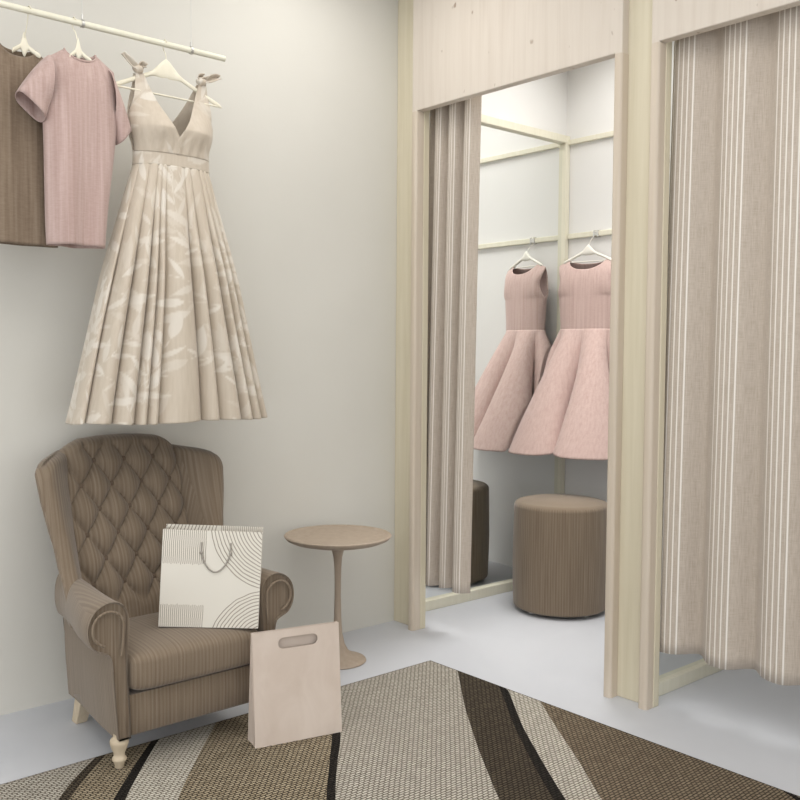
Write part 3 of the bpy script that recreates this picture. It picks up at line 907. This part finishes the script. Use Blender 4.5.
# ------------------------------------------------------------------ pale bag standing on the rug
A = Vector((-1.283, -.842, 0)); B = Vector((-.983, -.916, 0)); ang = math.atan2(B.y - A.y, B.x - A.x); W = (B - A).length
t = thing('gift_bag', 'plain pale pink paper bag with slot handle standing on the rug', 'bag', (A.x, A.y, .0075), ang, 'paper carrier bags')
HB = .372; D0, D1 = .078, .012
def slot_panel(name, y0, y1, flip):
    bm = BM()
    outer_ = [(0, 0), (W, 0), (W, HB), (0, HB)]
    sl = []; cx, cz, hw_, r_ = W * .515, HB - .044, .052, .0185
    for k in range(13): a = -PI / 2 + PI * k / 12; sl.append((cx + hw_ + r_ * math.cos(a), cz + r_ * math.sin(a)))
    for k in range(13): a = PI / 2 + PI * k / 12; sl.append((cx - hw_ + r_ * math.cos(a), cz + r_ * math.sin(a)))
    if flip: sl = []
    vo = [bm.verts.new((x, lerp(y0, y1, z / HB), z)) for x, z in outer_]; vi = [bm.verts.new((x, lerp(y0, y1, z / HB), z)) for x, z in sl]
    eo = [bm.edges.new((vo[i], vo[(i + 1) % 4])) for i in range(4)]; ei = [bm.edges.new((vi[i], vi[(i + 1) % len(vi)])) for i in range(len(vi))]
    bmesh.ops.triangle_fill(bm, edges=eo + ei, use_beauty=True)
    bmesh.ops.recalc_face_normals(bm, faces=bm.faces)
    return obj(name, bm, M['paper'], t, smooth=False, solid=.002)
slot_panel('front_panel', 0, D0 / 2 - D1 / 2, False)
slot_panel('back_panel', D0, D0 / 2 + D1 / 2, True)
for xx in (0, W):
    g = BM(); s_ = 1 if xx == 0 else -1
    v = [g.verts.new(p) for p in ((xx, 0, 0), (xx + s_ * .006, D0 / 2, 0), (xx, D0, 0), (xx, D0 / 2 + D1 / 2, HB), (xx + s_ * .012, D0 / 2, HB), (xx, D0 / 2 - D1 / 2, HB))]
    g.faces.new((v[0], v[1], v[4], v[5])); g.faces.new((v[1], v[2], v[3], v[4]))
    obj('gusset', g, M['paper'], t, smooth=False, solid=.002)
obj('bottom_panel', box(0.001, W - .001, .001, D0 - .001, 0, .002), M['paper'], t, smooth=False)

# ------------------------------------------------------------------ rug
X0, X1, Y0, Y1 = -2.66, -.241, -.567, -3.6
# boundaries as x along y (y falling): from the photo, carried on smoothly past its edge
def bnd(p): return p
curves = [
    ('r_grey', [(-.40, -1.52), (-.56, -1.70), (-.66, -1.81), (-.76, -1.90), (-1.2, -2.22), (-2.0, -2.62), (-3.6, -3.0)]),
    ('r_dark', [(-.40, -1.49), (-.57, -1.675), (-.685, -1.79), (-.78, -1.875), (-1.2, -2.19), (-2.0, -2.58), (-3.6, -2.98)]),
    ('r_tan', [(-.40, -1.35), (-.57, -1.52), (-.715, -1.65), (-.863, -1.778), (-1.2, -2.02), (-2.0, -2.40), (-3.6, -2.8)]),
    ('r_black', [(-.40, -1.31), (-.565, -1.487), (-.733, -1.629), (-.884, -1.752), (-1.2, -1.97), (-2.0, -2.34), (-3.6, -2.75)]),
    ('r_light', [(-.40, -1.11), (-.584, -1.285), (-.78, -1.463), (-.983, -1.637), (-1.3, -1.86), (-2.0, -2.22), (-3.6, -2.6)]),
    ('r_tan', [(-.40, -.61), (-.576, -.752), (-.768, -.907), (-.938, -1.042), (-1.111, -1.184), (-1.263, -1.309), (-1.7, -1.62), (-2.5, -2.0), (-3.6, -2.3)]),
    ('r_black', [(-.40, -.587), (-.576, -.73), (-.768, -.885), (-.957, -1.018), (-1.125, -1.165), (-1.28, -1.288), (-1.7, -1.595), (-2.5, -1.97), (-3.6, -2.27)]),
    ('r_grey', [(-.40, .02), (-.567, -.10), (-.756, -.263), (-1.038, -.507), (-1.31, -.721), (-1.589, -.925), (-2.2, -1.31), (-3.6, -1.9)]),
    ('r_dark', [(-.567, .05), (-.982, -.258), (-1.279, -.504), (-1.53, -.691), (-1.692, -.804), (-2.2, -1.10), (-3.6, -1.7)]),
    ('r_black', [(-.567, .07), (-1.009, -.242), (-1.295, -.480), (-1.55, -.663), (-1.713, -.776), (-2.2, -1.07), (-3.6, -1.67)]),
    ('r_light', [(-.567, .25), (-1.211, -.273), (-1.408, -.418), (-1.599, -.554), (-1.783, -.697), (-2.3, -1.02), (-3.6, -1.6)]),
    ('r_olive', [(-.567, 1.2), (-2.03, -.205), (-2.141, -.257), (-2.6, -.50), (-3.6, -.95)]),
    ('r_black', [(-.567, 1.25), (-2.07, -.205), (-2.175, -.25), (-2.6, -.475), (-3.6, -.92)]),
    ('r_light', [(-.567, 3), (-3.6, 3)]),
]
mats = ['r_grey', 'r_dark', 'r_tan', 'r_black', 'r_light', 'r_olive']
bm = BM(); NR = 150
rows = []
for j in range(NR + 1):
    y = lerp(Y0, Y1, j / NR); row = [X0]
    for nm, c in curves:
        tab = [(-a, b) for a, b in c]
        # smooth: average of neighbours
        x = sum(interp(tab, -y + d) for d in (-.05, -.025, 0, .025, .05)) / 5
        row.append(min(X1, max(row[-1], x)))
    row[-1] = X1; rows.append([(x, y) for x in row])
def edge_wob(x, y): return .003 * math.sin(x * 23) + .002 * math.sin(y * 31)
V = [[bm.verts.new((x, y, .007)) for x, y in r_] for r_ in rows]
for j in range(NR):
    for i, (nm, _) in enumerate(curves):
        q = (V[j][i], V[j + 1][i], V[j + 1][i + 1], V[j][i + 1])
        if abs(rows[j][i][0] - rows[j][i + 1][0]) + abs(rows[j + 1][i][0] - rows[j + 1][i + 1][0]) < 1e-6: continue
        f = bm.faces.new(q); f.material_index = mats.index(nm)
bmesh.ops.remove_doubles(bm, verts=bm.verts, dist=.00001)
bmesh.ops.recalc_face_normals(bm, faces=bm.faces)
if sum(f.normal.z for f in bm.faces) < 0:
    bmesh.ops.reverse_faces(bm, faces=bm.faces)
rug = obj('rug', bm, [M[k] for k in mats], None, smooth=False, solid=.0068, offset=-1)
tag(rug, 'flat-woven rug with sweeping grey, tan and dark brown bands under the armchair', 'rug')
bm = BM()
add_tube(bm, [(X0, Y0, .005), (X1, Y0, .005)], .0026, 6); add_tube(bm, [(X1, Y0, .005), (X1, Y1, .005)], .0026, 6)
add_tube(bm, [(X0, Y0, .005), (X0, Y1, .005)], .0026, 6); add_tube(bm, [(X0, Y1, .005), (X1, Y1, .005)], .0026, 6)
obj('edge_binding', bm, M['r_dark'], rug)

# ------------------------------------------------------------------ light
def area(name, loc, sx, sy, e, col=(1, 1, 1), rot=(0, 0, 0)):
    l = bpy.data.lights.new(name, 'AREA'); l.shape = 'RECTANGLE'; l.size = sx; l.size_y = sy; l.energy = e; l.color = col
    o = bpy.data.objects.new(name, l); COL.objects.link(o); o.location = loc; o.rotation_euler = rot; return o
area('shop_ceiling_lamp', (-1.9, -1.9, H - .02), 2.4, 2.4, 34, (1, .985, .96))
area('shop_ceiling_lamp', (-4.2, -4.2, H - .02), 2.4, 2.4, 40, (1, .985, .96))
area('corner_ceiling_lamp', (-.62, -.55, H - .02), .5, .5, 5, (1, .985, .96))
for yy, e in ((-.64, 10.5), (-2.0, 9)):
    l = area('booth_ceiling_lamp', (.74, yy, H - .02), .9, .9, e, (1, .985, .96)); l.data.spread = math.radians(155)
l = area('booth_fill_light', (.62, -.62, H - .03), .5, .6, 5.5, (1, .985, .96)); l.data.spread = math.radians(85)  # added fill without a fixture, brightens booth floor, stool and pink dress
w = bpy.data.worlds.new('world'); S.world = w; w.use_nodes = True
bg = w.node_tree.nodes['Background']; bg.inputs[0].default_value = (.96, .98, 1, 1); bg.inputs[1].default_value = 1.5

S.view_settings.view_transform = 'Standard'; S.view_settings.look = 'None'
S.view_settings.exposure = .17; S.view_settings.gamma = 1; S.view_settings.use_curve_mapping = False
